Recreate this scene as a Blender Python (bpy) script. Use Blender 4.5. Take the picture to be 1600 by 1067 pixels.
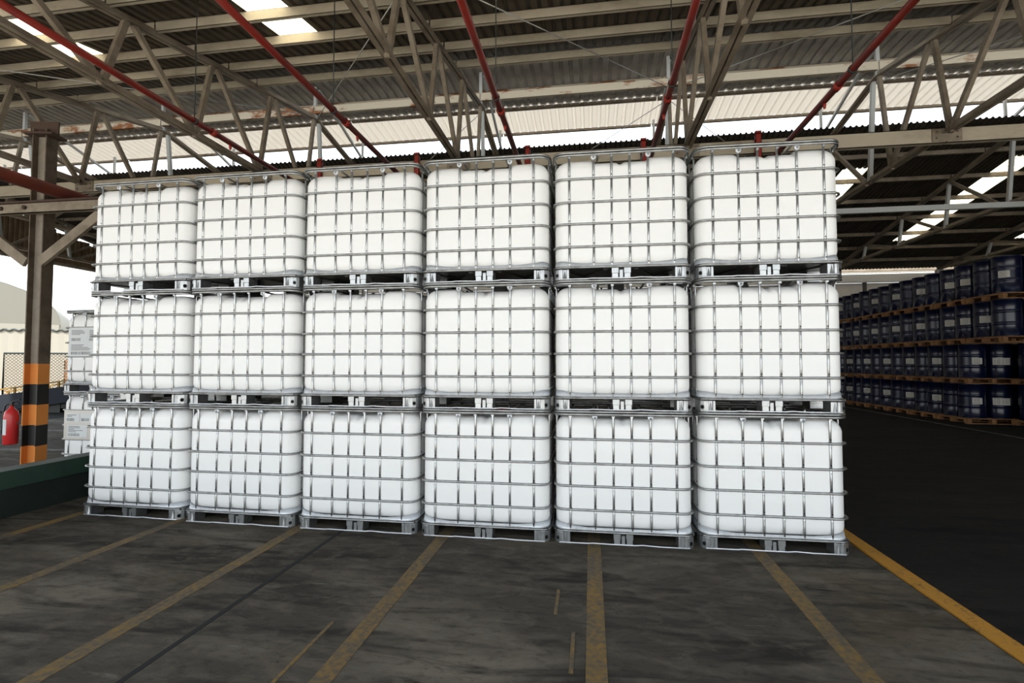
import bpy, math, random
from math import sin, cos, pi, atan2, hypot, sqrt
from mathutils import Vector, Matrix
random.seed(7)
scene = bpy.context.scene
for o in list(bpy.data.objects): bpy.data.objects.remove(o)
COL = scene.collection

# ---------------------------------------------------------------- camera
CX, CY, CZ = -1.4814, -4.5789, 1.5803
YAW, PIT, ROL = 0.1522, 0.0399, 0.0005
cd = bpy.data.cameras.new('camera'); cam = bpy.data.objects.new('camera', cd); COL.objects.link(cam)
cd.sensor_width = 36.0; cd.lens = 36.0*800/1600; cd.clip_end = 400
fw = Vector((-sin(YAW)*cos(PIT), cos(YAW)*cos(PIT), sin(PIT)))
rt = Vector((cos(YAW), sin(YAW), 0)); up = rt.cross(fw)
r2 = rt*cos(ROL)+up*sin(ROL); u2 = up*cos(ROL)-rt*sin(ROL)
m = Matrix((r2, u2, -fw)).transposed().to_4x4(); m.translation = (CX, CY, CZ); cam.matrix_world = m
scene.camera = cam

# ---------------------------------------------------------------- sky, sun, exposure
w = bpy.data.worlds.new('sky'); scene.world = w; w.use_nodes = True
nt = w.node_tree; nt.nodes.clear()
bgn = nt.nodes.new('ShaderNodeBackground'); wo = nt.nodes.new('ShaderNodeOutputWorld')
tc = nt.nodes.new('ShaderNodeTexCoord'); sp = nt.nodes.new('ShaderNodeSeparateXYZ'); cr = nt.nodes.new('ShaderNodeValToRGB')
nt.links.new(tc.outputs['Generated'], sp.inputs[0]); nt.links.new(sp.outputs['Z'], cr.inputs[0]); nt.links.new(cr.outputs[0], bgn.inputs[0]); nt.links.new(bgn.outputs[0], wo.inputs[0])
cr.color_ramp.elements[0].position = 0.0; cr.color_ramp.elements[0].color = (0.95, 0.985, 1.0, 1)
cr.color_ramp.elements[1].position = 0.7; cr.color_ramp.elements[1].color = (0.74, 0.87, 1.0, 1)
bgn.inputs[1].default_value = 1.5
sd = bpy.data.lights.new('sun', 'SUN'); so = bpy.data.objects.new('sun', sd); COL.objects.link(so)
sd.energy = 5.2; sd.angle = math.radians(2.0); sd.color = (1, 0.93, 0.84)
so.rotation_euler = (math.radians(34), 0, math.radians(-14)); so.location = (-5, -20, 20)
scene.view_settings.view_transform = 'Standard'; scene.view_settings.look = 'None'
scene.view_settings.exposure = 1.06; scene.view_settings.gamma = 1.0; scene.view_settings.use_curve_mapping = False

# ---------------------------------------------------------------- materials
def mat(name, col, rough=0.6, metal=0.0, noise=None, bump=0.0, bscale=60, spec=None, trans=0, coat=0):
    M = bpy.data.materials.new(name); M.use_nodes = True; T = M.node_tree
    b = T.nodes['Principled BSDF']; b.inputs['Base Color'].default_value = (*col, 1)
    b.inputs['Roughness'].default_value = rough; b.inputs['Metallic'].default_value = metal
    if spec is not None: b.inputs['Specular IOR Level'].default_value = spec
    if coat: b.inputs['Coat Weight'].default_value = coat; b.inputs['Coat Roughness'].default_value = 0.1
    C = T.nodes.new('ShaderNodeTexCoord')
    if noise:      # (colour 2, scale, low, high[, stretch])
        c2, sc, lo, hi = noise[:4]
        n = T.nodes.new('ShaderNodeTexNoise'); n.inputs['Scale'].default_value = sc; n.inputs['Detail'].default_value = 7
        n.inputs['Roughness'].default_value = 0.65
        if len(noise) > 4:
            mp = T.nodes.new('ShaderNodeMapping'); mp.inputs['Scale'].default_value = noise[4]
            T.links.new(C.outputs['Object'], mp.inputs[0]); T.links.new(mp.outputs[0], n.inputs['Vector'])
        else: T.links.new(C.outputs['Object'], n.inputs['Vector'])
        r = T.nodes.new('ShaderNodeValToRGB'); r.color_ramp.elements[0].position = lo; r.color_ramp.elements[1].position = hi
        r.color_ramp.elements[0].color = (*col, 1); r.color_ramp.elements[1].color = (*c2, 1)
        T.links.new(n.outputs[0], r.inputs[0]); T.links.new(r.outputs[0], b.inputs['Base Color'])
    if bump:
        n = T.nodes.new('ShaderNodeTexNoise'); n.inputs['Scale'].default_value = bscale; n.inputs['Detail'].default_value = 6
        T.links.new(C.outputs['Object'], n.inputs['Vector'])
        bp = T.nodes.new('ShaderNodeBump'); bp.inputs['Strength'].default_value = bump; bp.inputs['Distance'].default_value = 0.01
        T.links.new(n.outputs[0], bp.inputs['Height']); T.links.new(bp.outputs[0], b.inputs['Normal'])
    return M
def floor_mat(name, base, light, dark, warm, sc=1.0):
    M = bpy.data.materials.new(name); M.use_nodes = True; T = M.node_tree; N = T.nodes; L = T.links
    b = N['Principled BSDF']; C = N.new('ShaderNodeTexCoord')
    def noise(scale, det, stretch=(1, 1, 1), dist=0.0):
        mp = N.new('ShaderNodeMapping'); mp.inputs['Scale'].default_value = stretch; L.new(C.outputs['Object'], mp.inputs[0])
        n = N.new('ShaderNodeTexNoise'); n.inputs['Scale'].default_value = scale; n.inputs['Detail'].default_value = det
        n.inputs['Roughness'].default_value = 0.62; n.inputs['Distortion'].default_value = dist; L.new(mp.outputs[0], n.inputs['Vector']); return n.outputs[0]
    def ramp(f, a, c):
        r = N.new('ShaderNodeMapRange'); r.inputs[1].default_value = a; r.inputs[2].default_value = c; L.new(f, r.inputs[0]); return r.outputs[0]
    def mix(f, A, B):
        x = N.new('ShaderNodeMix'); x.data_type = 'RGBA'; L.new(f, x.inputs[0])
        for i, v in ((6, A), (7, B)):
            if isinstance(v, tuple): x.inputs[i].default_value = (*v, 1)
            else: L.new(v, x.inputs[i])
        return x.outputs[2]
    c = mix(ramp(noise(0.9*sc, 8, (0.55, 1.6, 1), 0.6), .46, .68), base, light)
    c = mix(ramp(noise(0.5*sc, 5, (1, 1.3, 1), 0.4), .52, .72), c, warm)
    c = mix(ramp(noise(1.7*sc, 9, (0.4, 2.2, 1), 1.0), .50, .64), c, dark)
    c = mix(ramp(noise(5.5, 10, (.8, 1.3, 1), .5), .48, .95), c, light)
    c = mix(ramp(noise(11, 8, (.8, 1.6, 1), .3), .52, .85), c, dark)
    c = mix(ramp(noise(38, 3), .66, .74), c, dark)
    c = mix(ramp(noise(7, 10, (0.35, 3.0, 1), 0.4), .64, .74), c, light)
    L.new(c, b.inputs['Base Color'])
    b.inputs['Roughness'].default_value = .85; b.inputs['Specular IOR Level'].default_value = 0.12
    bp = N.new('ShaderNodeBump'); bp.inputs['Strength'].default_value = 0.35; bp.inputs['Distance'].default_value = 0.006
    L.new(noise(70, 6), bp.inputs['Height']); L.new(bp.outputs[0], b.inputs['Normal'])
    return M
def paint_mat(name, paint, under, cover, sc=9):
    M = mat(name, paint, 0.75); T = M.node_tree; N = T.nodes; L = T.links; b = N['Principled BSDF']; C = N.new('ShaderNodeTexCoord')
    n = N.new('ShaderNodeTexNoise'); n.inputs['Scale'].default_value = sc; n.inputs['Detail'].default_value = 10; n.inputs['Roughness'].default_value = .75
    mp = N.new('ShaderNodeMapping'); mp.inputs['Scale'].default_value = (1.0, .8, 1); L.new(C.outputs['Object'], mp.inputs[0]); L.new(mp.outputs[0], n.inputs['Vector'])
    r = N.new('ShaderNodeValToRGB'); r.color_ramp.elements[0].position = cover-.09; r.color_ramp.elements[1].position = cover+.09
    r.color_ramp.elements[0].color = (*paint, 1); r.color_ramp.elements[1].color = (*under, 1)
    n2 = N.new('ShaderNodeTexNoise'); n2.inputs['Scale'].default_value = sc*9; n2.inputs['Detail'].default_value = 8; L.new(C.outputs['Object'], n2.inputs['Vector'])
    ad = N.new('ShaderNodeMix'); ad.data_type = 'FLOAT'; ad.inputs[0].default_value = .42; L.new(n.outputs[0], ad.inputs[2]); L.new(n2.outputs[0], ad.inputs[3])
    L.new(ad.outputs[0], r.inputs[0]); L.new(r.outputs[0], b.inputs['Base Color']); return M
MT = {}
MT['plastic'] = mat('white_plastic', (.80, .80, .785), .42, spec=.35)
MT['galv'] = mat('galvanised_steel', (.42, .43, .425), .32, .92, noise=((.25, .25, .245), 14, .4, .7))
MT['tray'] = mat('bright_sheet_steel', (.84, .87, .90), .35, .35, noise=((.66, .70, .74), 9, .4, .7))
MT['foot'] = mat('pallet_foot_steel', (.42, .43, .43), .38, .9, noise=((.30, .31, .31), 12, .4, .7))
MT['dark'] = mat('dark_hole', (.012, .012, .012), .8)
MT['under'] = mat('wrinkled_steel_and_shade', (.035, .035, .033), .35, .5, bump=1.0, bscale=9)  # deck steel; also painted shade on rear feet and mid-foot backs
MT['redcap'] = mat('red_cap_plastic', (.42, .02, .02), .4)
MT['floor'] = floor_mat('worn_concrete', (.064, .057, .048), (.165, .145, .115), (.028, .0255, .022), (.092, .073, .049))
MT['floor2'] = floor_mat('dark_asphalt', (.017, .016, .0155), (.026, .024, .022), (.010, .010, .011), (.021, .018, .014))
MT['yard'] = mat('sunlit_concrete', (.30, .25, .185), .9, noise=((.24, .20, .15), .4, .35, .7))
MT['bounce_ground'] = mat('pale_bounce_ground', (.58, .55, .495), .9, noise=((.50, .47, .42), .4, .35, .7))
MT['lane'] = paint_mat('worn_yellow_paint', (.205, .122, .026), (.075, .064, .047), .485, 3.2)
MT['edge'] = paint_mat('yellow_orange_paint', (.46, .22, .026), (.06, .045, .03), .60, 6)
MT['wline'] = paint_mat('worn_white_paint', (.20, .19, .18), (.03, .03, .03), .50)
MT['joint'] = mat('joint_tar', (.006, .006, .006), .9)
MT['truss'] = mat('weathered_beige_steel', (.25, .205, .15), .7, noise=((.11, .08, .05), 3.2, .42, .75))
MT['purlin'] = mat('cream_painted_steel', (.46, .40, .30), .7, noise=((.23, .18, .12), 2.0, .45, .8, (.5, 1, 1)))
MT['rust'] = mat('cream_steel_with_rust', (.48, .42, .32), .75, noise=((.20, .07, .02), 1.6, .52, .60, (.8, 2, 2)))
MT['brace'] = mat('pale_galvanised_angle', (.42, .42, .40), .55, .2)
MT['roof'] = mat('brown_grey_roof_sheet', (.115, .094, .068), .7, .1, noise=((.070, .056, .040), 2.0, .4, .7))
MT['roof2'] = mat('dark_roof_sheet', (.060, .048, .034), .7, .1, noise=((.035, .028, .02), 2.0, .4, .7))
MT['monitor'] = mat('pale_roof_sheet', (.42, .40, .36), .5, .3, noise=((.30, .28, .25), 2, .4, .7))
MT['red'] = mat('red_pipe_paint', (.27, .022, .012), .45, noise=((.15, .018, .012), 3, .45, .75))
MT['redold'] = mat('faded_red_paint', (.34, .055, .025), .65, noise=((.17, .05, .03), 2.5, .4, .75))
MT['extred'] = mat('extinguisher_red', (.52, .025, .025), .35)
MT['orange'] = paint_mat('orange_paint', (.68, .24, .045), (.25, .10, .03), .68, 14)
MT['black'] = mat('black_paint', (.012, .011, .010), .5)
MT['coltop'] = mat('brown_column_paint', (.13, .098, .068), .7, noise=((.055, .038, .026), 5, .42, .7))
MT['colweb'] = mat('pale_web_paint', (.30, .26, .21), .7, noise=((.22, .18, .14), 5, .4, .7))
MT['greend'] = mat('dark_green_wall_body', (.009, .017, .013), .6, noise=((.005, .008, .007), 3, .45, .7))
MT['green'] = mat('dark_green_paint', (.013, .040, .026), .55, noise=((.008, .016, .012), 2.2, .45, .75))
MT['blue'] = mat('navy_drum_paint', (.0016, .0040, .022), .25, 0, spec=.5)
MT['paper'] = mat('paper_label', (.50, .47, .42), .8)
MT['ink'] = mat('black_print', (.10, .10, .10), .8)
MT['wood'] = mat('pallet_wood', (.26, .125, .045), .8, noise=((.11, .05, .02), 6, .4, .7))
MT['wall'] = mat('pale_wall_panel', (.50, .47, .42), .7, noise=((.40, .37, .33), .8, .4, .7))
MT['wallrib'] = mat('dark_wall_rib', (.05, .042, .035), .7)
MT['fascia'] = mat('tan_fascia_sheet', (.19, .13, .07), .7, noise=((.11, .07, .035), 2, .4, .7))
MT['tent'] = mat('grey_beige_tent_fabric', (.17, .163, .135), .8)
MT['tentw'] = mat('cream_tent_fabric', (.26, .245, .205), .8)
MT['fence'] = mat('dark_fence_steel', (.02, .025, .022), .6)
MT['mesh'] = mat('fence_wire', (.16, .13, .09), .6)
MT['rampblue'] = mat('navy_ramp_paint', (.003, .007, .015), .8)
MT['rampyel'] = mat('ramp_rail_yellow', (.26, .14, .016), .7)
MT['rust2'] = mat('rusty_bracket', (.055, .03, .02), .8)
MT['plate'] = mat('brushed_plate', (.48, .46, .43), .4, .6)
MT['plabel'] = mat('white_sticker', (.62, .64, .64), .7)
MT['bucket'] = mat('bucket_plastic', (.55, .53, .48), .6)
MT['crate'] = mat('orange_crate', (.30, .12, .04), .7)
def translucent(name, col, mixf):
    M = bpy.data.materials.new(name); M.use_nodes = True; T = M.node_tree; T.nodes.clear()
    o = T.nodes.new('ShaderNodeOutputMaterial'); a = T.nodes.new('ShaderNodeBsdfTranslucent'); d = T.nodes.new('ShaderNodeBsdfDiffuse'); x = T.nodes.new('ShaderNodeMixShader')
    a.inputs[0].default_value = (*col, 1); d.inputs[0].default_value = (*col, 1); x.inputs[0].default_value = mixf
    T.links.new(a.outputs[0], x.inputs[1]); T.links.new(d.outputs[0], x.inputs[2]); T.links.new(x.outputs[0], o.inputs[0]); return M
MT['skylight'] = translucent('translucent_skylight', (.95, .90, .78), .1)
MT['white_sheet'] = translucent('translucent_white_sheet', (.66, .625, .575), .45)

# ---------------------------------------------------------------- mesh builder
class MB:
    def __init__(s): s.v = []; s.f = []; s.m = []; s.sm = []
    def add(s, vs, fs, mi=0, smooth=False):
        n = len(s.v); s.v += [tuple(v) for v in vs]; s.f += [tuple(i+n for i in f) for f in fs]; s.m += [mi]*len(fs); s.sm += [smooth]*len(fs); return s
    def box(s, x0, x1, y0, y1, z0, z1, mi=0):
        v = [(x0, y0, z0), (x1, y0, z0), (x1, y1, z0), (x0, y1, z0), (x0, y0, z1), (x1, y0, z1), (x1, y1, z1), (x0, y1, z1)]
        return s.add(v, [(0, 3, 2, 1), (4, 5, 6, 7), (0, 1, 5, 4), (1, 2, 6, 5), (2, 3, 7, 6), (3, 0, 4, 7)], mi)
    def beam(s, a, b, w, h, mi=0, upv=(0, 0, 1)):
        a = Vector(a); b = Vector(b); d = (b-a).normalized(); sd = d.cross(Vector(upv))
        if sd.length < 1e-4: sd = Vector((1, 0, 0))
        sd.normalize(); u = sd.cross(d).normalized(); v = []
        for p in (a, b):
            for i, j in ((-1, -1), (1, -1), (1, 1), (-1, 1)): v.append(p+sd*(w/2*i)+u*(h/2*j))
        return s.add(v, [(3, 2, 1, 0), (4, 5, 6, 7), (0, 1, 5, 4), (1, 2, 6, 5), (2, 3, 7, 6), (3, 0, 4, 7)], mi)
    def tube(s, pts, r, n=8, closed=False, mi=0, caps=True):
        P = [Vector(p) for p in pts]; N = len(P); v = []; f = []; prev = None
        for i, p in enumerate(P):
            if closed: d = (P[(i+1) % N]-P[i-1])
            else: d = P[min(i+1, N-1)]-P[max(i-1, 0)]
            d.normalize()
            if prev is None:
                a = Vector((0, 0, 1)) if abs(d.z) < .9 else Vector((1, 0, 0)); e = d.cross(a).normalized()
            else: e = (prev-d*prev.dot(d)).normalized()
            prev = e; g = d.cross(e)
            for k in range(n):
                t = 2*pi*k/n; v.append(p+e*(r*cos(t))+g*(r*sin(t)))
        for i in range(N if closed else N-1):
            j = (i+1) % N
            for k in range(n): f.append((i*n+k, i*n+(k+1) % n, j*n+(k+1) % n, j*n+k))
        if not closed and caps: f.append(tuple(range(n-1, -1, -1))); f.append(tuple((N-1)*n+k for k in range(n)))
        return s.add(v, f, mi, True)
    def lathe(s, prof, n=24, c=(0, 0, 0), mi=0, ax='z', caps=True):
        v = []; f = []
        for r, z in prof:
            for k in range(n):
                t = 2*pi*k/n; p = (r*cos(t), r*sin(t), z)
                if ax == 'y': p = (r*cos(t), z, r*sin(t))
                if ax == 'x': p = (z, r*cos(t), r*sin(t))
                v.append((c[0]+p[0], c[1]+p[1], c[2]+p[2]))
        for i in range(len(prof)-1):
            for k in range(n): f.append((i*n+k, i*n+(k+1) % n, (i+1)*n+(k+1) % n, (i+1)*n+k))
        if caps: f.append(tuple(range(n-1, -1, -1))); f.append(tuple((len(prof)-1)*n+k for k in range(n)))
        return s.add(v, f, mi, True)
    def prism(s, poly, y0, y1, mi=0):   # poly in x,z
        n = len(poly); v = [(x, y0, z) for x, z in poly]+[(x, y1, z) for x, z in poly]
        f = [tuple(range(n)), tuple(range(2*n-1, n-1, -1))]+[(i, i+n, (i+1) % n+n, (i+1) % n) for i in range(n)]
        return s.add(v, f, mi)
    def mesh(s, name, mats):
        me = bpy.data.meshes.new(name); me.from_pydata(s.v, [], s.f)
        for x in (mats if isinstance(mats, (list, tuple)) else [mats]): me.materials.append(MT[x])
        me.polygons.foreach_set('material_index', s.m); me.polygons.foreach_set('use_smooth', s.sm)
        me.update(); return me
    def obj(s, name, mats, parent=None, loc=(0, 0, 0)):
        return link(name, s.mesh(name, mats), parent, loc)
def link(name, me, parent=None, loc=(0, 0, 0), rot=(0, 0, 0)):
    o = bpy.data.objects.new(name, me); o.location = loc; o.rotation_euler = rot; COL.objects.link(o)
    if parent: o.parent = parent
    return o
def thing(name, label, cat, loc=(0, 0, 0), rz=0, group=None):
    o = link(name, None, None, loc, (0, 0, rz)); o.empty_display_size = .1; tag(o, label, cat, group); return o
def tag(o, label, cat, group=None):
    o['label'] = label; o['category'] = cat
    if group: o['group'] = group
    return o
def structure(o, **k):
    o['kind'] = 'structure'
    for a, b in k.items(): o[a] = b
    return o
def kids(o): return [c for c in bpy.data.objects if c.parent == o]
def copy_tree(o, tree, parent=None):
    c = o.copy(); COL.objects.link(c); c.parent = parent
    for ch in tree.get(o.name, []): copy_tree(ch, tree, c)
    return c
def tree_of(root):
    t = {}
    def rec(o):
        t[o.name] = kids(o)
        for k in t[o.name]: rec(k)
    rec(root); return t

# ================================================================ SETTING: floors
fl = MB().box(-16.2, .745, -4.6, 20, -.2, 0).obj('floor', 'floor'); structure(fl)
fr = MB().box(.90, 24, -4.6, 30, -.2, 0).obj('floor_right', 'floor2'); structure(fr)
fs = MB().box(.745, .90, -4.6, 30, -.2, -.012).obj('floor_joint', 'joint'); structure(fs)
fy = MB().box(-25, -16.2, -4.6, 45, -.2, 0).obj('floor_left', 'floor2'); structure(fy)
fo = MB().box(-120, -19.5, -60, 120, -.2, -.01).obj('ground_left', 'yard'); structure(fo)
ff = MB().box(-19.5, 40, -60, -4.6, -.2, -.01).obj('ground_front', 'bounce_ground'); structure(ff)  # unseen front ground, made pale and brought close to bounce light inside
fb = MB().box(-19.5, 40, 30, 120, -.2, -.01).obj('ground_back', 'yard'); structure(fb)
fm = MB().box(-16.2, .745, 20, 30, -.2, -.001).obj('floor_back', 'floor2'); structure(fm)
for X in (-.11, -1.46, -2.81, -4.23, -5.54, -6.74):
    MB().box(X-.055, X+.055, -4.2, .9, .0, .003).obj('lane_line', 'lane', fl)
MB().box(-3.805, -3.77, -4.4, 1.2, .0, .002).obj('expansion_joint', 'joint', fl)
e = MB().box(.765, .885, -4.6, 9.8, -.012, .008).obj('edge_line', 'edge', fs)
# small worn dashes between lanes
for (x, y0, y1) in ((-1.72, -1.3, -.95), (-1.60, -1.9, -1.5), (-3.05, -2.2, -1.6)):
    MB().box(x, x+.022, y0, y1, 0, .003).obj('paint_dash', 'lane', fl)

# ================================================================ intermediate bulk containers
XF = [-.452, -.237, -.079, .079, .237, .452]
HB = [.292, .497, .693, .904]
def rrect(hx, y0, y1, r, n=7, nf=1, ns=1, nb=1):
    """closed rounded rectangle, starting on the front edge going +x"""
    pts = []
    for k in range(nf): pts.append((-hx+r+(2*hx-2*r)*k/nf, y0))
    def arc(cx, cy, a0):
        for k in range(n): a = a0+pi/2*k/n; pts.append((cx+r*cos(a), cy+r*sin(a)))
    arc(hx-r, y0+r, -pi/2)
    for k in range(ns): pts.append((hx, y0+r+(y1-y0-2*r)*k/ns))
    arc(hx-r, y1-r, 0)
    for k in range(nb): pts.append((hx-r-(2*hx-2*r)*k/nb, y1))
    arc(-hx+r, y1-r, pi/2)
    for k in range(ns): pts.append((-hx, y1-r-(y1-y0-2*r)*k/ns))
    arc(-hx+r, y0+r, pi)
    return pts
def smooth(a, b, x):
    t = min(1, max(0, (x-a)/(b-a))); return t*t*(3-2*t)
def bottle_mesh():
    HX, Y0, Y1 = .583, .020, .976; zt, zb = 1.108, .120; R = .12
    lev = []
    for k in range(7): a = pi/2*k/6; lev.append((R*.75*(1-sin(a)), zb+R*.75*(1-cos(a))))
    for z in (.25, .34, .45, .56, .67, .78, .88, .95, 1.0):
        lev.append((0, z))
    for k in range(1, 9): a = pi/2*k/8; lev.append((R*(1-cos(a)), zt-R+R*sin(a)))
    lev += [(.13, zt+.001), (.17, zt+.002), (.24, zt+.003), (.34, zt+.003), (.44, zt+.003)]
    nf, ns, nb = 56, 10, 20; V = []; F = []
    base = rrect(HX, Y0, Y1, .105, 7, nf, ns, nb); n = len(base)
    for ins, z in lev:
        hx = HX-ins; y0 = Y0+ins; y1 = Y1-ins; r = max(.105-ins*.45, .03)
        if y1-y0 < 2*r: r = (y1-y0)/2-.001
        # slight bulge of the panels
        b = .006*smooth(.13, .4, z)*smooth(1.1, .8, z)
        for (x, y) in rrect(hx, y0, y1, r, 7, nf, ns, nb):
            zz = z
            wz = smooth(.99, 1.105, z)
            s = smooth(.262, .222, abs(x))*.028+smooth(.045, .0, abs(x))*.020*smooth(.5, .05, y)
            zz -= wz*s
            if y < .1: y -= b*(1-(x/.6)**2)
            V.append((x, y, zz))
    for i in range(len(lev)-1):
        for k in range(n): F.append((i*n+k, i*n+(k+1) % n, (i+1)*n+(k+1) % n, (i+1)*n+k))
    F.append(tuple(range(n-1, -1, -1))); F.append(tuple((len(lev)-1)*n+k for k in range(n)))
    b = MB(); b.add(V, F, 0, True); return b
def vbar(tab=False, zt=1.135):
    b = MB(); hb = HB; r = .0105
    zs = [.118, .135]; pr = [(.5, 1), (.9, 1)]
    pts = []
    # flattened tube: round cross-section pinched at each crossing
    zz = [.112, .128]
    for h in hb: zz += [h-.022, h-.012, h, h+.012, h+.022]
    zz += [1.085, 1.10, zt]
    v = []; f = []; n = 8
    for z in zz:
        flat = any(abs(z-h) < .015 for h in hb) or z < .12 or z > 1.09
        for k in range(n):
            t = 2*pi*k/n; v.append((r*(1.15 if flat else 1)*cos(t), .016+(r*(.35 if flat else 1))*sin(t), z))
    for i in range(len(zz)-1):
        for k in range(n): f.append((i*n+k, i*n+(k+1) % n, (i+1)*n+(k+1) % n, (i+1)*n+k))
    f.append(tuple(range(n-1, -1, -1))); f.append(tuple((len(zz)-1)*n+k for k in range(n)))
    b.add(v, f, 0, True)
    for h in hb+[.118]:
        if h > .2: b.lathe([(.0045, .004), (.0045, .009)], 6, (0, 0, h-.034), 0, 'y')
        b.lathe([(.0062, .0045), (.0062, .010)], 6, (0, 0, h+.032), 1, 'y')
    if tab:
        b.lathe([(.022, -.004), (.022, .006)], 14, (0, 0, 1.094), 2, 'y'); b.box(-.022, .022, -.001, .006, 1.094, 1.142, 2)
        b.lathe([(.009, -.009), (.009, -.002)], 8, (0, 0, 1.093), 0, 'y')
    else:
        b.box(-.012, .012, .003, .012, 1.095, 1.13); b.lathe([(.006, -.001), (.006, .004)], 8, (0, 0, 1.108), 2, 'y')
    return b
VB = vbar().mesh('cage_upright', ['galv', 'dark', 'tray']); VBT = vbar(True).mesh('cage_upright_tab', ['galv', 'dark', 'tray'])
def ring(z, r=.0102, hx=.594, y0=.0, y1=.998, cr=.095):
    b = MB(); b.tube([(x, y, z) for x, y in rrect(hx, y0, y1, cr, 8)], r, 8, True); return b
def foot_mesh(sx):
    """corner foot, outer corner chamfered, ribbed front, round hole; sx=-1 left, +1 right"""
    b = MB()
    # plan outline: x measured from outer edge (0) inwards, y depth
    pl = [(.010, .060), (.004, .085), (.004, .14), (.145, .14), (.145, .006)]
    front = [(.142, .004), (.124, .004), (.118, .016), (.092, .016), (.086, .004), (.070, .002), (.050, .010), (.026, .030)]
    out = [(.004, .14), (.145, .14)]+front+[(.010, .055)]
    v = []; n = len(out)
    for z, k in ((0.0, .0), (.010, -.0), (.090, 0), (.097, .004)):
        for x, y in out: v.append((sx*(.600-x), y+k, z))
    f = []
    for i in range(3):
        for k in range(n):
            q = (i*n+k, i*n+(k+1) % n, (i+1)*n+(k+1) % n, (i+1)*n+k); f.append(q if sx > 0 else q[::-1])
    f.append(tuple(range(n))); f.append(tuple(3*n+k for k in range(n)))
    b.add(v, f, 0)
    # tapered rib
    x0 = sx*(.600-.105)
    b.add([(x0-.016, .014, .006), (x0+.016, .014, .006), (x0, .014, .088), (x0, -.002, .008)], [(0, 1, 3), (1, 2, 3), (2, 0, 3), (0, 2, 1)], 0)
    # hole on the chamfer
    a = Vector((sx*(.600-.050), .010, 0)); c = Vector((sx*(.600-.026), .030, 0)); mid = (a+c)/2; d = (c-a).normalized(); nrm = Vector((d.y, -d.x, 0))
    if nrm.y > 0: nrm = -nrm
    vv = []; N = 12
    for k in range(N):
        t = 2*pi*k/N; vv.append(mid+nrm*.0025+d*(.0155*cos(t))+Vector((0, 0, .040+.0165*sin(t))))
    q = tuple(range(N)); b.add(vv, [q, q[::-1]], 1)
    vv = [mid+nrm*.0020+d*(.020*cos(2*pi*k/N))+Vector((0, 0, .040+.021*sin(2*pi*k/N))) for k in range(N)]
    b.add(vv, [q, q[::-1]], 0)
    return b
def mid_foot():
    b = MB()
    for s in (-1, 1):
        xs = sorted((s*.028, s*.078)); b.box(xs[0], xs[1], .004, .13, .004, .050); xs = sorted((s*.024, s*.082)); b.box(xs[0], xs[1], .000, .13, .052, .097)
    b.box(-.026, .026, .045, .13, .004, .097, 1); b.box(-.014, .014, .012, .045, .004, .080); b.box(-.083, .083, .131, .134, .002, .097, 1); return b  # thin dark rear sheet paints shade over the bright inner face
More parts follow.
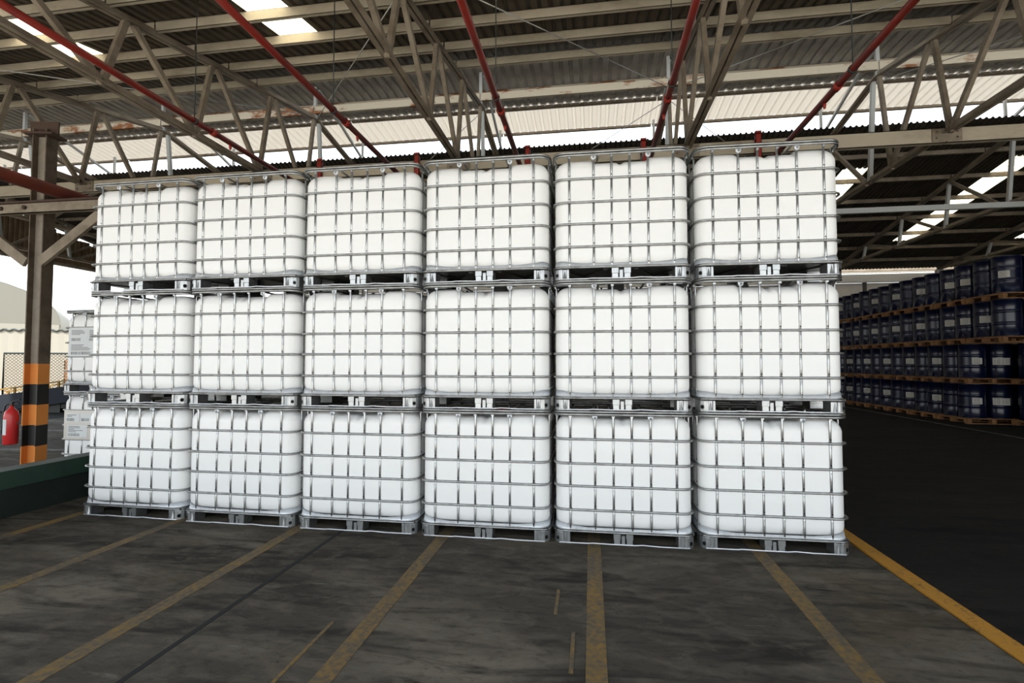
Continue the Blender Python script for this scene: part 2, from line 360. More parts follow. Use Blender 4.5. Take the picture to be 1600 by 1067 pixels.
def make_container(first):
    t = thing('caged_container', 'x', 'container', (0, 0, 0))
    b = bottle_mesh().obj('bottle', 'plastic', t)
    MB().lathe([(.10, 1.07), (.10, 1.103), (.088, 1.109)], 20, (.06, .62, 0)).obj('lid', 'redcap', b)
    for z in HB: ring(z).obj('cage_ring', 'galv', t)
    tr = MB(); 
    for z in (1.1195, 1.1425): tr.tube([(x, y, z) for x, y in rrect(.596, -.002, 1.0, .11, 8)], .0112, 8, True)
    tr.obj('top_rail', 'galv', t)
    for i, x in enumerate(XF):
        link('cage_upright', VBT if i in (1, 4) else VB, t, (x, 0, 0))
        link('cage_upright', VB, t, (-x, .998, 0), (0, 0, pi))
    for y in (.16, .34, .5, .66, .84):
        link('cage_upright', VB, t, (.594, y, 0), (0, 0, pi/2)); link('cage_upright', VB, t, (-.594, y, 0), (0, 0, -pi/2))
    for x in (-.2, .2):
        MB().tube([(x, 0.0, 1.128), (x, .05, 1.118), (x, .95, 1.118), (x, 1.0, 1.128)], .010, 8).obj('cross_bar', 'galv', t)
    p = link('pallet', None, t)
    # tray ring around the bottle
    tb = MB(); o1 = rrect(.588, .006, .992, .11, 8, 6, 4, 4); o2 = rrect(.582, .014, .984, .12, 8, 6, 4, 4); n = len(o1); V = []
    for (x, y) in o1: V.append((x, y, .112))
    for (x, y), (xx, yy) in zip(o1, o2):
        c = smooth(.40, .56, abs(x))*.030; V.append((xx*.998, yy-.004, .143+c))
    for (x, y) in o2: V.append((x*.96, .5+(y-.5)*.96, .132))
    F = [(k, (k+1) % n, n+(k+1) % n, n+k) for k in range(n)]+[(n+k, n+(k+1) % n, 2*n+(k+1) % n, 2*n+k) for k in range(n)]
    tb.add(V, F, 0, True); tb.obj('tray', 'tray', p)
    rb = MB(); 
    rb.tube([(x, y, .107) for x, y in rrect(.595, .0, 1.0, .08, 8)], .0085, 6, True)
    rb.tube([(x, y, .119) for x, y in rrect(.586, .008, .992, .09, 8)], .006, 6, True)
    rb.obj('deck_rim', 'galv', p)
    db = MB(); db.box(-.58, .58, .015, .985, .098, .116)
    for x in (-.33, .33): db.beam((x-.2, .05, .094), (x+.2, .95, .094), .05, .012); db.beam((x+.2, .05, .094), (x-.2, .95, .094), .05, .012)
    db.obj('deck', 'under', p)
    for nm, me in (('foot', FOOTL), ('foot', FOOTR)):
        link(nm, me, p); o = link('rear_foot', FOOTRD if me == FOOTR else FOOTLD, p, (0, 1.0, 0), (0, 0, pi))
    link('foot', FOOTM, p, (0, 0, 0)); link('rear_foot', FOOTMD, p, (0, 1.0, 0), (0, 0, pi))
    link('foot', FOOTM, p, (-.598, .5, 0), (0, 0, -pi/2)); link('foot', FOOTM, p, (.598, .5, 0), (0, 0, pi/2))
    for yy in (.004, .996):
        run = MB(); pts = [(-.55, .008), (-.40, .008), (-.37, .020), (-.34, .010), (-.12, .008), (-.05, .008), (0, .004), (.05, .008), (.13, .008), (.16, .014), (.34, .008), (.37, .018), (.40, .008), (.55, .008)]
        pts = [(-.55, .006), (-.30, .006), (-.26, .006+.004), (-.10, .007), (.10, .007), (.16, .012), (.30, .006), (.55, .006)]
        run.tube([(x, yy, z) for x, z in pts], .0055, 6); run.obj('runner', 'tray', p)
    return t
FOOTL = foot_mesh(-1).mesh('foot_left', ['foot', 'dark']); FOOTR = foot_mesh(1).mesh('foot_right', ['foot', 'dark']); FOOTM = mid_foot().mesh('foot_mid', ['foot', 'under'])
FOOTLD = foot_mesh(-1).mesh('foot_left_shaded', ['under', 'dark']); FOOTRD = foot_mesh(1).mesh('foot_right_shaded', ['under', 'dark']); FOOTMD = mid_foot().mesh('foot_mid_shaded', ['under', 'under'])  # rear copies: shade below the deck put into a dark colour
proto = make_container(True); ptree = tree_of(proto)
H = 1.156; P = 1.22
offs = [(-.024, .036, -.016), (-.016, -.001, -.012), (-.005, -.017, 0.0), (.003, -.030, .0), (.010, -.018, .006), (.028, .026, .014)]
colname = ['leftmost column', 'second column from left', 'third column from left', 'third column from right', 'second column from right', 'rightmost column']
tier = ['bottom', 'middle', 'top']
used = False
for c in range(6):
    for l in range(3):
        if not used: t = proto; used = True
        else: t = copy_tree(proto, ptree)
        dx, dy, dr = offs[c]
        t.location = ((c-5)*P+dx, dy, l*H); t.rotation_euler = (0, 0, dr)
        t['label'] = f"white plastic tank in steel cage, {tier[l]} tier, {colname[c]} of the front stack"
        t['group'] = 'caged tanks of the front stack'
# two more tanks standing behind, on the left, with data plates
def sticker(b, x0, x1, z0, z1, seed):
    rr = random.Random(seed); b.box(x0, x1, -.0185, -.017, z0, z1, 1)
    z = z1-.02
    while z > z0+.07:
        if rr.random() < .85:
            wd = rr.uniform(.3, .9)*(x1-x0-.03); b.box(x0+.015, x0+.015+wd, -.0188, -.0184, z-.004, z+.003, 2)
        z -= .018
    x = x0+.015
    while x < x0+(x1-x0)*.6:
        b.box(x, x+.005, -.0188, -.0184, z0+.015, z0+.055, 2); x += rr.choice((.008, .011, .014))
bx, by = -8.26, 1.60
for l in range(2):
    t = copy_tree(proto, ptree); t.location = (bx, by, l*H); t.rotation_euler = (0, 0, 0)
    t['label'] = ['white caged tank with metal plate of paper labels, lower one behind the green wall', 'white caged tank with large printed sheet, upper one behind the front stack on the left'][l]
    t['group'] = 'caged tanks standing behind'
    pb = MB()
    if l == 0:
        pb.box(-.50, .20, -.017, -.011, .50, .90, 0); sticker(pb, -.47, -.25, .74, .86, 1); sticker(pb, -.235, .0, .74, .86, 2); sticker(pb, -.44, -.12, .53, .70, 3)
    else:
        pb.box(-.46, .20, -.017, -.011, .50, .90, 1); sticker(pb, -.44, -.16, .70, .88, 5); sticker(pb, -.15, .14, .70, .88, 6); sticker(pb, -.44, .12, .51, .68, 7)
    pb.obj('data_plate', ['plate', 'plabel', 'ink'], t)

# ================================================================ roof
ZB = 4.98; YR = 5.56; ZR = 6.83
def top_z(y): return ZR-.19*(YR-y) if y <= YR else ZR-.175*(y-YR)
YF, YK = -4.2, 16.3
TX = [-18.58, -14.84, -11.10, -7.36, -3.69, .05, 3.77, 7.50, 11.15]
tn = ['at the far left roof edge', 'above the far left yard', 'above the striped column', 'second roof frame left of the container stack centre', 'left of centre above the stack', 'right of centre above the stack',
      'above the right end of the stack', 'above the dark aisle', 'above the blue drums']
def dbl(b, a, c, w=.13, h=.085):
    """double angle chord with a slot between"""
    a = Vector(a); c = Vector(c)
    for s in (-1, 1):
        o = Vector((s*(w/4+.008), 0, 0)); b.beam(a+o, c+o, w/2-.008, .014); o2 = Vector((s*.014, 0, h/2)); b.beam(a+o2, c+o2, .012, h)
for i, X in enumerate(TX):
    t = thing('roof_truss', 'beige steel roof truss, '+tn[i], 'truss', (X, 0, 0), 0, 'roof trusses')
    b = MB(); dbl(b, (0, YF, ZB), (0, YK, ZB)); b.obj('bottom_chord', 'truss', t)
    b = MB(); dbl(b, (0, YF, top_z(YF)-.02), (0, YR, ZR)); b.obj('top_chord', 'truss', t)
    b = MB(); dbl(b, (0, YR, ZR), (0, YK, top_z(YK)-.02)); b.obj('top_chord', 'truss', t)
    k = 0
    while True:
        yt = YR-1.5*k; yb = yt-.35
        if yt < -3.2: break
        b = MB(); b.beam((0.0, yt-.05, top_z(yt)), (0.0, yb, ZB), .06, .075); b.obj('web', 'truss', t)
        yb2 = yt+1.5-.35
        if k >= 1:
            b = MB(); b.beam((0.0, yt+.05, top_z(yt)), (0.0, yb2, ZB), .06, .075); b.obj('web', 'truss', t)
        k += 1
    k = 0
    while True:
        yt = YR+.1+2.0*k
        if yt > 15: break
        b = MB(); b.beam((0, yt+.05, top_z(yt)), (0, yt+.25, ZB), .07, .07); b.obj('web', 'brace' if k < 5 else 'truss', t)
        b = MB(); b.beam((0, yt+2.0, top_z(yt+2.0)), (0, yt+.35, ZB), .06, .07); b.obj('web', 'truss', t)
        k += 1
    b = MB(); b.beam((0, YR, ZR), (0, YR, 7.55), .06, .06); b.obj('monitor_post', 'brace', t)
    b = MB(); b.beam((0.05, YR+.05, 7.5), (0.05, 8.1, 6.75), .05, .05); b.obj('monitor_brace', 'brace', t)
    b = MB(); b.beam((0, 7.9, top_z(7.9)), (0, 7.9, 7.4), .05, .05); b.obj('monitor_post', 'brace', t)
# sheets
XL, XR = -19.8, 18.0; PW = .6
roof = structure(link('ceiling', None))
cache = {}
def sheet_mesh(L, key, ribs=3, hgt=.035):
    k = (round(L, 3), key, ribs)
    if k in cache: return cache[k]
    b = MB(); pr = []; p = PW/ribs
    for i in range(ribs): x = i*p; pr += [(x, 0), (x+p*.52, 0), (x+p*.64, hgt), (x+p*.88, hgt)]
    pr.append((PW, 0)); n = len(pr); V = []; F = []
    for th in (0, .004):
        for y in (0, L):
            for x, z in pr: V.append((x, y, z+th))
    for i in range(n-1): F.append((i, n+i, n+i+1, i+1)); F.append((2*n+i, 2*n+i+1, 3*n+i+1, 3*n+i))
    for i in range(n-1): F.append((i, i+1, 2*n+i+1, 2*n+i)); F.append((n+i, 3*n+i, 3*n+i+1, n+i+1))
    b.add(V, F); cache[k] = b.mesh('roof_sheet', key); return cache[k]
def slope(ya, yb, zf, key, skip=None, ribs=3):
    """sheets over the strip ya..yb; zf gives the sheet height; skip(xc) -> list of (y0, y1, material) windows"""
    i = 0; x = XL
    while x < XR-.1:
        segs = [(ya, yb, key)]; wn = skip(x+PW/2) if skip else []
        for (a, c, km) in wn:
            out = []
            for (p, q, kk) in segs:
                if a > p: out.append((p, a, kk))
                out.append((max(a, p), min(c, q), km))
                if c < q: out.append((c, q, kk))
            segs = out
        for (p, q, kk) in segs:
            za, zb = zf(p), zf(q); L = hypot(q-p, zb-za)
            link('skylight_sheet' if kk == 'skylight' else 'roof_sheet', sheet_mesh(L, kk, ribs), roof, (x, p, za), (atan2(zb-za, q-p), 0, 0))
        x += PW
def front_sky(x):
    r = []
    for (cx, a, c) in ((-9.0, .1, 2.35), (-5.50, .9, 2.36), (-1.95, .3, 1.5)):
        if abs(x-cx) < PW/2: r = [(a, c, 'skylight')]
    return r
def back_sky(x):
    for (cx, a, c) in ((8.9, 9.0, 13.9), (5.35, 9.2, 11.6), (1.7, 9.2, 11.6), (12.5, 9, 14)):
        if abs(x-cx) < PW/2: return [(a, c, 'skylight')]
    return []
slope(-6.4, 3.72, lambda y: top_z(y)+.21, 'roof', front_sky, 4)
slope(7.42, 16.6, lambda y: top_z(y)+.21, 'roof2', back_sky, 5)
slope(2.9, 7.25, lambda y: 7.62+.02*(y-4.4), 'monitor', None)  # front end extended out of view over the front roof to block sun
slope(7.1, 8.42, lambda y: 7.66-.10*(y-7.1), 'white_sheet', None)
def purlin(y, z, h, w, key, x0=XL, x1=XR, name='purlin', par=None, seg=None):
    # C-section: web faces the camera, lips on top and bottom; broken at each truss
    xs = [x0]+[X for X in TX if x0 < X < x1]+[x1]
    for a, c in zip(xs[:-1], xs[1:]):
        b = MB(); a += .012; c -= .012
        b.box(a, c, y, y+.006, z, z+h); b.box(a, c, y, y+w, z, z+.006); b.box(a, c, y, y+w, z+h-.006, z+h); b.obj(name, key, par or roof)
for k in range(14):
    y = 3.60-.72*k
    if y < -6.3: break
    purlin(y, top_z(y)+.055, .135, .05, 'purlin')
purlin(5.50, 6.93, .17, .06, 'rust'); purlin(6.35, 7.50, .10, .05, 'rust'); purlin(4.5, 7.52, .08, .05, 'purlin')
purlin(7.22, 7.56, .06, .08, 'truss'); purlin(8.34, 7.46, .06, .06, 'truss')
y = 8.5
while y < 16.5: purlin(y, top_z(y)+.08, .11, .05, 'truss'); y += 1.15
# screws along the monitor sheets' lap
b = MB(); x = XL+.1
while x < XR: b.box(x-.012, x+.012, 7.10, 7.12, 7.545, 7.565); x += .2
o = b.obj('lap_screws', 'tray', roof); o['kind'] = 'stuff'
# longitudinal tie beam
t = thing('tie_beam', 'long cream steel tie beam crossing just above the container stack', 'beam', (0, 0, 0))
xs = [XL]+TX+[XR]
for a, c in zip(xs[:-1], xs[1:]):
    b = MB(); a += .01; c -= .01
    b.box(a, c, 3.80, 3.808, 4.84, 5.07); b.box(a, c, 3.80, 3.88, 4.84, 4.852); b.box(a, c, 3.80, 3.88, 5.058, 5.07); b.obj('beam_segment', 'purlin', t)
for X in TX:
    b = MB(); b.box(X-.20, X+.20, 3.785, 3.80, 4.86, 5.05)
    for dx in (-.14, .14):
        for dz in (.05, .14): b.lathe([(.014, -.02), (.014, 0)], 6, (X+dx, 3.785, 4.86+dz), 0, 'y')
    b.obj('splice_plate', 'truss', t)
# back-roof secondary beam
t = thing('cross_beam', 'pale steel cross beam under the dark back roof on the right', 'beam')
MB().box(-4, 18, 7.6, 7.68, 4.86, 4.975).obj('web', 'brace', t)
# red posts hung on the tie beam, pipes, hangers
PX = [-6.22, -4.42, -2.50, -.62, 1.12]
pn = ['leftmost', 'second from left', 'middle', 'second from right', 'rightmost']
for i, X in enumerate(PX):
    t = thing('red_post', f'red steel post on the tie beam, {pn[i]} of the five', 'post', (X, 3.74, 4.2), 0, 'red posts on the tie beam')
    MB().box(-.045, .045, 0, .008, 0, .98).box(-.045, -.037, 0, .055, 0, .98).box(.037, .045, 0, .055, 0, .98).obj('channel', 'red', t)
    MB().box(-.09, .09, .0, .06, .93, .945).obj('clip', 'rust2', t)
    q = thing('sprinkler_pipe', f'thin red sprinkler pipe under the roof, {pn[i]} of the five', 'pipe', (X, 0, 4.50), 0, 'thin red sprinkler pipes')
    MB().tube([(0, -6, 0), (0, 3.72, 0)], .036, 12).obj('tube', 'red', q)
    MB().lathe([(.046, -.05), (.046, .05)], 12, (0, 1.2, 0), 0, 'y').obj('coupling', 'red', q)
    MB().lathe([(.012, -.09), (.018, -.06), (.018, 0)], 8, (0, 1.5, 0)).obj('sprinkler_head', 'red', q)
    h = MB(); h.tube([(0, .87, .03), (0, .87, 1.62)], .006, 6); h.lathe([(.045, -.012), (.045, .012)], 12, (0, .87, 0), 0, 'y'); h.obj('hanger_rod', 'fence', q)
# bracing wires
wires = [((-11.1, 1.2, 5.95), (-7.36, 4.9, 6.65)), ((-3.69, 1.0, 5.9), (-7.3, 5.5, 6.8)), ((-3.6, .3, 5.8), (.0, 5.3, 6.8)), ((.05, 5.4, 6.8), (3.7, 1.2, 6.0)), ((3.8, 5.4, 6.7), (7.4, .8, 5.9)),
         ((-3.69, 5.7, 6.8), (-6.9, 8.9, 6.3)), ((.05, 5.8, 6.8), (-3.0, 9, 6.3)), ((.1, 5.8, 6.8), (3.0, 9, 6.3))]
wn_ = ['over the striped column', 'left of the second red pipe', 'crossing from the middle pipe to the right', 'right of the second pipe from right', 'in the top right corner', 'behind the left trusses under the sky gap', 'before the sky gap in the middle', 'before the sky gap right of the middle']
for (a, c), s in zip(wires, wn_):
    tag(MB().tube([a, c], .008, 6).obj('bracing_wire', 'brace'), 'thin steel bracing wire '+s, 'wire', 'roof bracing wires')

# ================================================================ side fascia, walls
t = structure(link('trim_1', None)); t['label'] = 'corrugated eave fascia'
y = -6.4
while y < 15.6:
    o = link('fascia_sheet', sheet_mesh(max(.2, top_z(y+.3)-4.95+.1), 'fascia', 4), t, (-19.75, y+PW, 4.98), (pi/2, 0, -pi/2)); y += PW
MB().box(-19.85, -19.68, -6.4, 16.6, 4.93, 5.02).obj('eave_rail', 'truss', t)
for yy in (1, 4, 7, 10, 13): MB().beam((-19.6, yy, 5.0), (-19.6, yy+1.5, 5.8), .06, .06).obj('fascia_brace', 'truss', t)
# back wall: panels and ribs
wb = structure(link('wall_back', None))
x = -16.0
while x < 18:
    MB().box(x+.06, x+1.44, 18.0, 18.06, 0, 4.78).obj('wall_panel', 'wall', wb)
    MB().box(x-.05, x+.05, 17.9, 18.06, 0, 4.95).obj('wall_rib', 'wallrib', wb)
    for z in (2.9, 3.6, 4.25): MB().box(x+.06, x+1.44, 17.97, 18.0, z, z+.03).obj('wall_rail', 'wall', wb)
    x += 1.5
MB().box(-16, 18.0, 17.85, 18.1, 4.80, 5.12).obj('wall_head', 'brace', wb)
# lit canopy strip past the eave
cb = structure(link('trim_2', None)); x = XL
while x < XR-.1:
    link('canopy_sheet', sheet_mesh(1.55, 'white_sheet', 4), cb, (x, 16.75, 5.18), (.02, 0, 0)); x += PW
MB().box(XL, XR, 16.7, 16.78, 5.05, 5.17).obj('canopy_beam', 'truss', cb)
wr = structure(MB().box(16.5, 16.6, -9, 18, 0, 7).obj('wall_right', 'wallrib'))
for k, (x, y) in enumerate(((11.15, 16.2), (.05, 16.2), (-11.1, 16.2), (7.5, 16.2))):
    t = thing('rear_column', 'steel post under the far roof edge, '+['beside the top of the drums', 'behind the stack centre', 'behind the stack left end', 'behind the right end of the stack'][k], 'column', (x, y, 0), 0, 'rear posts')
    MB().box(-.1, .1, -.008, .008, 0, 4.95).obj('web', 'wall', t); MB().box(-.1, -.088, -.09, .09, 0, 4.95).box(.088, .1, -.09, .09, 0, 4.95).obj('flange', 'wall', t)

# ================================================================ striped column, its beam and braces
cx, cy = -9.45, 1.75
t = thing('striped_column', 'brown steel H-column with orange and black stripes near its foot', 'column', (cx, cy, 0), .20)
def hsec(z0, z1, fk, wk, nm):
    W, D, th = .20, .20, .014
    b = MB(); b.box(-W/2, -W/2+th, -D/2, D/2, z0, z1, 0); b.box(W/2-th, W/2, -D/2, D/2, z0, z1, 0); b.box(-W/2+th, W/2-th, -.008, .008, z0, z1, 1); b.obj(nm, [fk, wk], t)
def boxsec(z0, z1, k, nm):
    hsec(z0, z1, k, k, nm)
hsec(1.55, 5.0, 'coltop', 'colweb', 'shaft')
z = 1.55; k = 0
while z > 0.01:
    z2 = max(0, z-.295); boxsec(z2, z, 'orange' if k % 2 == 0 else 'black', 'painted_band'); z = z2; k += 1
b = MB(); b.box(-.20, .20, -.02, .0, 4.93, 5.13).box(-.20, .20, -.14, .14, 4.90, 4.93).obj('head_bracket', 'rust2', t)
t2 = thing('portal_beam', 'brown steel channel beam bolted across the striped column', 'beam', (0, 0, 0))
b = MB(); yb = cy-.20
b.box(-16, -7.15, yb, yb+.012, 3.71, 3.85).box(-16, -7.15, yb, yb+.07, 3.71, 3.722).obj('channel', 'truss', t2)
MB().box(-16, -7.15, yb-.05, yb+.06, 3.85, 3.875).obj('top_flange', 'rust2', t2)
for X in (-9.9, -9.5, -8.1): MB().lathe([(.03, -.03), (.03, 0)], 6, (X, yb, 3.79), 0, 'y').obj('bolt', 'rust2', t2)
for s, nm in ((1, 'right of the column'), (-1, 'left of the column')):
    o = MB().beam((cx+s*.12, yb+.10, 3.02), (cx+s*1.15, yb+.10, 3.71), .05, .14).obj('knee_brace', 'truss'); tag(o, 'diagonal knee brace under the bolted channel beam, '+nm, 'brace', 'knee braces')
t3 = thing('red_main_pipe', 'thick faded red pipe coming from the upper left above the beam', 'pipe', (-8.85, 0, 3.96))
MB().tube([(0, -6, 0), (0, 2.2, 0)], .085, 20).obj('tube', 'redold', t3)
MB().lathe([(.10, -.03), (.10, .03)], 20, (0, 2.2, 0), 0, 'y').obj('flange', 'redold', t3)
# extinguisher
t = thing('fire_extinguisher', 'red fire extinguisher hanging on the striped column', 'extinguisher', (-9.70, 1.63, .40), .2)
MB().lathe([(.075, 0), (.085, .015), (.085, .40), (.075, .46), (.045, .50), (.025, .52), (.025, .55)], 24).obj('cylinder', 'extred', t)
MB().box(-.02, .02, -.02, .02, .55, .60).beam((-.01, 0, .60), (.11, 0, .64), .02, .012).beam((-.01, 0, .57), (.10, 0, .58), .02, .012).obj('valve', 'black', t)
MB().tube([(-.02, 0, .58), (-.09, 0, .55), (-.11, 0, .45), (-.10, -.02, .15)], .012, 8).obj('hose', 'black', t)
lb = MB(); n = 8
V = []
for z in (.14, .36):
    for k in range(n+1): a = -pi/2-.9+1.0*k/n; V.append((.0865*cos(a), .0865*sin(a), z))
lb.add(V, [(k, k+1, n+2+k, n+1+k) for k in range(n)], 0, True); lb.obj('label', 'plabel', t)
MB().beam((.08, 0, .30), (.145, .03, .30), .03, .02).obj('bracket', 'rust2', t)
# green wall
gw = structure(link('wall_left', None))
MB().box(-7.50, -7.34, -7, 5.5, 0, .30).obj('wall_body', 'greend', gw)
MB().box(-7.53, -7.30, -7, 5.5, .30, .48).obj('wall_coping', 'green', gw)

# ================================================================ left yard
for (a, c, wd) in (((-16.0, 5.6), (-7.7, 5.3), .10), ((-16.0, 2.9), (-7.7, 3.6), .13), ((-16, 7.2), (-9, 7.6), .07)):
    MB().beam((a[0], a[1], .002), (c[0], c[1], .002), wd, .004).obj('bay_line', 'wline', fl)
MB().box(7.35, 7.42, 6, 17.6, 0, .004).obj('aisle_line', 'wline', fr)
# loading ramp
A = Vector((-22.4, 8.6, 0)); Bp = Vector((-12.6, 10.6, 0)); dirv = (Bp-A).normalized(); ang = atan2(dirv.y, dirv.x); Lr = (Bp-A).length
t = thing('loading_ramp', 'long navy loading ramp with low yellow rails behind the striped column', 'ramp', (A.x, A.y, 0), ang)
sl = lambda x: -.10+x*.14
for yy in (-.5, .75):
    b = MB(); b.beam((2.6, yy, sl(2.6)-.0), (Lr, yy, sl(Lr)-.03), .10, .50); b.obj('side_beam', 'rampblue', t)
    b = MB(); b.beam((1.9, yy, sl(1.9)+.42), (Lr, yy, sl(Lr)+.42), .04, .04); b.obj('rail', 'rampyel', t)
    x = 2.0
    while x < Lr:
        MB().box(x-.03, x+.03, yy-.02, yy+.02, sl(x)+.1, sl(x)+.42).obj('rail_post', 'rampyel', t); x += 1.3
x = 1.9
while x < Lr-.2:
    MB().box(x, x+.16, -.45, .70, sl(x)+.05, sl(x)+.08).obj('deck_slat', 'rampblue', t); x += .22
for x in (4.4, 5.6, 7.2, 8.8): MB().box(x-.18, x+.18, -.4, .6, 0, sl(x)-.1).obj('support', 'black', t)
MB().prism([(2.6, .05), (9.8, .35), (9.8, 1.1), (2.6, .12)], -.38, .6).obj('under_shadow', 'black', t)  # black body added to stand for the shadow under the ramp
t = thing('bucket', 'small pale bucket on the asphalt under the ramp', 'bucket', (-16.4, 8.55, 0))
MB().lathe([(.12, 0), (.15, .30), (.16, .31), (.14, .31), (.115, .02)], 18).obj('pail', 'bucket', t)
MB().tube([(.15*cos(a), 0, .30+.10*sin(a)) for a in [pi*k/10 for k in range(11)]], .005, 6).obj('handle', 'fence', t)
# fence
def fence(x0, y0, x1, y1, label, gate=False, h=1.9):
    a = Vector((x0, y0, 0)); c = Vector((x1, y1, 0)); L = (c-a).length
    t = thing('mesh_fence', label, 'fence', (x0, y0, 0), atan2(y1-y0, x1-x0), 'chain-link fence panels')
    r = .25 if gate else .0
    if gate: pts = [(0, 0, .1), (0, 0, h), (L-r, 0, h)]+[(L-r+r*sin(q*pi/8), 0, h-r+r*cos(q*pi/8)) for q in range(1, 4)]+[(L, 0, h-r), (L, 0, .1)]
    else: pts = [(0, 0, 0), (0, 0, h), (L, 0, h), (L, 0, 0)]
    MB().tube(pts, .035, 8).obj('frame', 'fence', t); MB().tube([(0, 0, .12), (L, 0, .12)], .025, 6).obj('bottom_rail', 'fence', t)
    b = MB(); s = .12; k = -h
    while k < L:
        for sg in (1, -1):
            xa, xb = k, k+h; za, zb = (.1, h) if sg > 0 else (h, .1)
            if xa < 0: za += (0-xa)/(xb-xa)*(zb-za); xa = 0
            if xb > L: zb = za+(L-xa)/(xb-xa)*(zb-za); xb = L
            if xb > xa+.02: b.beam((xa, 0, za), (xb, 0, zb), .02, .012, 0, (0, 1, 0))
        k += s
    b.obj('wire_mesh', 'mesh', t)['kind'] = 'stuff'
fence(-32, 6.9, -23.6, 11.3, 'dark framed chain-link gate leaf left of the striped column', True)
fence(-23.2, 11.5, -15.5, 15.5, 'chain-link fence panel right of the striped column')
# corrugated wall
def wall_strip():
    t = thing('sheet_wall', 'cream sheet wall with wavy dark cap in front of the tent', 'wall', (-46, 12, 0), .42)
    b = MB(); L = 44; n = int(L/.25); V = []
    for i in range(n+1):
        x = L*i/n; yy = .012*(i % 2)
        V += [(x, yy, 0), (x, yy, 3.25)]
    b.add(V, [(2*i, 2*i+2, 2*i+3, 2*i+1) for i in range(n)]); V2 = [(x, y+.03, z) for x, y, z in V]; b.add(V2, [(2*i+1, 2*i+3, 2*i+2, 2*i) for i in range(n)]); b.obj('sheet', 'tentw', t)
    b = MB(); b.tube([(L*i/(n*3), -.02, 3.27+.045*sin(i*pi/2.5)) for i in range(3*n)], .055, 5); b.obj('wavy_cap', 'fence', t)
wall_strip()
# barrel tent
def tent(loc, rz, hw, eave, rise, L, label, kg, kw):
    t = thing('tent_hall', label, 'tent', loc, rz)
    n = 24; arc = [(-hw*cos(pi*k/n), eave+rise*sin(pi*k/n)**.9) for k in range(n+1)]
    b = MB(); V = []; 
    for yy in (0, L):
        for x, z in arc: V.append((x, yy, z))
    b.add(V, [(k, k+1, n+2+k, n+1+k) for k in range(n)], 0, True); b.obj('vault', kw, t)
    b = MB(); b.prism(arc+[], .02, .08); b.obj('gable', kg, t)
    MB().box(-hw, hw, 0, .1, 0, eave).box(-hw, -hw+.1, 0, L, 0, eave).box(hw-.1, hw, 0, L, 0, eave).obj('side_wall', kw, t)
tent((-49.0, 21.8, 0), .80, 10.2, 4.4, 4.0, 16, 'large pale tent hall with arched roof beyond the fence', 'tent', 'tentw')
tent((-44, 44, 0), .7, 9.0, 5.6, 1.7, 12, 'second cream tent hall far behind the caged tanks', 'tentw', 'tentw')
t = thing('crate_pile', 'small pile of orange crates beside the fence', 'crate', (-21.6, 13.2, 0))
for k in range(4):
    b = MB(); z = k*.42
    for zz in (0, .14, .28): b.box(-.5, .5, -.4, -.37, z+zz, z+zz+.1).box(-.5, -.47, -.4, .4, z+zz, z+zz+.1).box(.47, .5, -.4, .4, z+zz, z+zz+.1)
    for xx in (-.5, .44):
        for yy in (-.4, .34): b.box(xx, xx+.06, yy, yy+.06, z, z+.4)
    b.obj('crate_layer', 'crate', t)

# ================================================================ drums and pallets
DR, DH = .29, .88
def drum_proto():
    t = thing('steel_drum', 'x', 'drum')
    pr = [(DR-.012, 0), (DR, .004), (DR, .02), (DR-.008, .03)]
    for zc in (.30, .585): pr += [(DR-.010, zc-.05), (DR-.010, zc-.018), (DR+.002, zc), (DR-.010, zc+.018), (DR-.010, zc+.05)]
    pr += [(DR-.010, DH-.03), (DR, DH-.02), (DR, DH), (DR-.014, DH), (DR-.014, DH-.018)]
    MB().lathe(pr, 28).obj('body', 'blue', t)
    MB().lathe([(.035, DH-.018), (.035, DH-.002)], 12, (.17, 0, 0)).obj('bung', 'galv', t)
    return t
def drum_label(z0, z1, half):
    b = MB(); n = 6; V = []; R = DR+.003
    for z in (z0, z1):
        for k in range(n+1): a = -half+2*half*k/n; V.append((R*cos(a), R*sin(a), z))
    b.add(V, [(k, k+1, n+2+k, n+1+k) for k in range(n)], 0, True)
    for j in range(4):
        zz = z1-.03-j*.035; V = []; R2 = R+.001
        if zz < z0+.02: break
        for z in (zz-.005, zz+.005):
            for k in range(4): a = -half*.8+1.3*half*k/3; V.append((R2*cos(a), R2*sin(a), z))
        b.add(V, [(k, k+1, 5+k, 4+k) for k in range(3)], 1, True)
    return b.mesh('paper_label', ['paper', 'ink'])
LAB = [drum_label(.36, .52, .36), drum_label(.34, .52, .62), drum_label(.05, .40, .24)]
dp = drum_proto(); dtree = tree_of(dp); dused = False
PH = .145
def pallet_proto():
    t = thing('wooden_pallet', 'x', 'pallet')
    b = MB()
    for k in range(7): y = -.6+k*.1733; b.box(-.6, .6, y, y+.16, .122, PH-.001)
    for k in range(3): x = -.6+k*.55; b.box(x, x+.1, -.6, .6, .10, .122)
    b.obj('deck', 'wood', t)
    b = MB()
    for k in range(3): y = -.6+k*.55; b.box(-.6, .6, y, y+.1, 0, .02)
    b.obj('base_boards', 'wood', t)
    bm = MB().box(-.05, .05, -.07, .07, .02, .10).mesh('block', 'wood')
    for i in range(3):
        for j in range(3): link('block', bm, t, (-.55+i*.55, -.53+j*.53, 0))
    return t
pp = pallet_proto(); pptree = tree_of(pp); pused = False
TIER = ['bottom', 'second', 'third', 'top']
ORD = ['nearest', 'second', 'third', 'fourth', 'fifth', 'sixth', 'seventh', 'eighth', 'ninth', 'tenth', 'eleventh', 'twelfth', 'thirteenth', 'fourteenth', 'fifteenth', 'sixteenth']
FX = 8.05; Y0 = 10.2
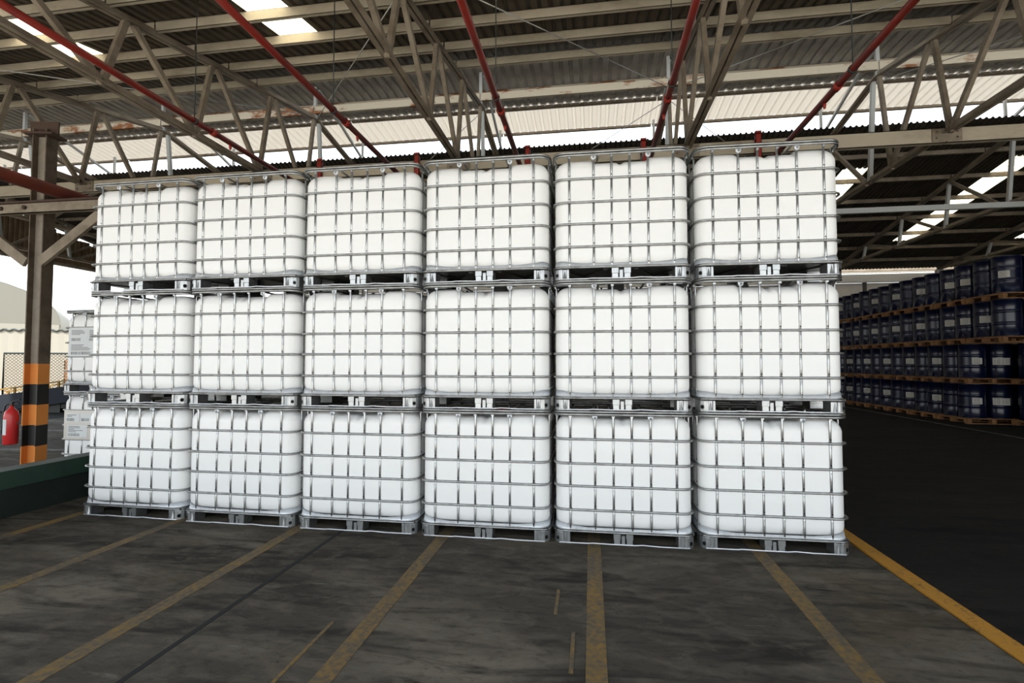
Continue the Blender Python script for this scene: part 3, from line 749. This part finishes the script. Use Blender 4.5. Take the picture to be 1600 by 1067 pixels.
def put_pallet(x, y, z, label):
    global pused
    if not pused: t = pp; pused = True
    else: t = copy_tree(pp, pptree)
    t.location = (x, y, z); t.rotation_euler = (0, 0, random.uniform(-.012, .012)); t['label'] = label; t['group'] = 'wooden pallets under the blue drums'
def put_drum(x, y, z, label, lab=None, ang=0):
    global dused
    if not dused: t = dp; dused = True
    else: t = copy_tree(dp, dtree)
    t.location = (x, y, z); t.rotation_euler = (0, 0, random.uniform(0, 6.28)); t['group'] = 'blue steel drums on pallets'
    t['label'] = label+(', paper label' if lab is not None else '')
    if lab is not None:
        link('paper_label', LAB[lab], t, (0, 0, 0), (0, 0, ang-t.rotation_euler[2]))
for l in range(4):
    zb = l*(PH+DH)
    zz = zb
    dxl = [.0, .03, -.01, .02][l]
    for p in range(6):
        put_pallet(FX+.6+dxl, Y0+.6+p*1.23, zz, f'wooden pallet, {TIER[l]} tier of the aisle side of the drums, {ORD[p]} from corner')
        for q in range(2):
            n = p*2+q
            lb = None
            if n % 2 == (0 if l < 2 else 1) or n == 0: lb = 0
            put_drum(FX+.31+dxl, Y0+.31+p*1.23+q*.59, zz+PH, f'blue drum, {TIER[l]} tier facing the aisle, {ORD[n]} from corner', lb, pi+.75 if n > 0 or l > 1 else -pi/2-.2)
        if p < 1 and l < 2:
            put_drum(FX+.90+dxl, Y0+.31, zz+PH, f'blue drum, {TIER[l]} tier facing front, first right of corner', 1, -pi/2-.3)
    if l < 2:
        put_pallet(FX+1.22+.6+dxl, Y0+.6, zz, f'wooden pallet, {TIER[l]} tier, facing front right of the corner')
        for q in range(2):
            put_drum(FX+1.22+.31+q*.59+dxl, Y0+.31, zz+PH, f'blue drum, {TIER[l]} tier facing front, {["second","third"][q]} right of corner', 1 if q == 0 else 0, -pi/2-.45)
    # near block
    nx = FX+(.95 if l < 2 else 0.0)+dxl
    for p in range(1 if l < 2 else 1):
        put_pallet(nx+.6, Y0-.64-p*1.23, zz, f'wooden pallet, {TIER[l]} tier of the block nearest the camera')
        for i in range(2):
            for j in range(2):
                put_drum(nx+.31+j*.59, Y0-.34-p*1.23-i*.59, zz+PH, f'blue drum, {TIER[l]} tier of nearest block, {["far","near"][i]} {["left","right"][j]} place', (0 if (i == 0) == (l % 2 == 0) else None) if j == 0 else None, pi+.8)

# floodlight under the back roof
t = thing('flood_lamp', 'small round lamp hanging under the back roof, right of the stack', 'lamp', (6.4, 14.4, 4.9))
MB().lathe([(.03, .18), (.05, .12), (.14, .06), (.16, .0)], 16).obj('shade', 'brace', t)
MB().tube([(0, 0, .18), (0, 0, .55)], .01, 6).obj('stem', 'fence', t)
MB().lathe([(.06, -.02), (.09, .02), (.05, .08)], 12).obj('bulb', 'paper', t)
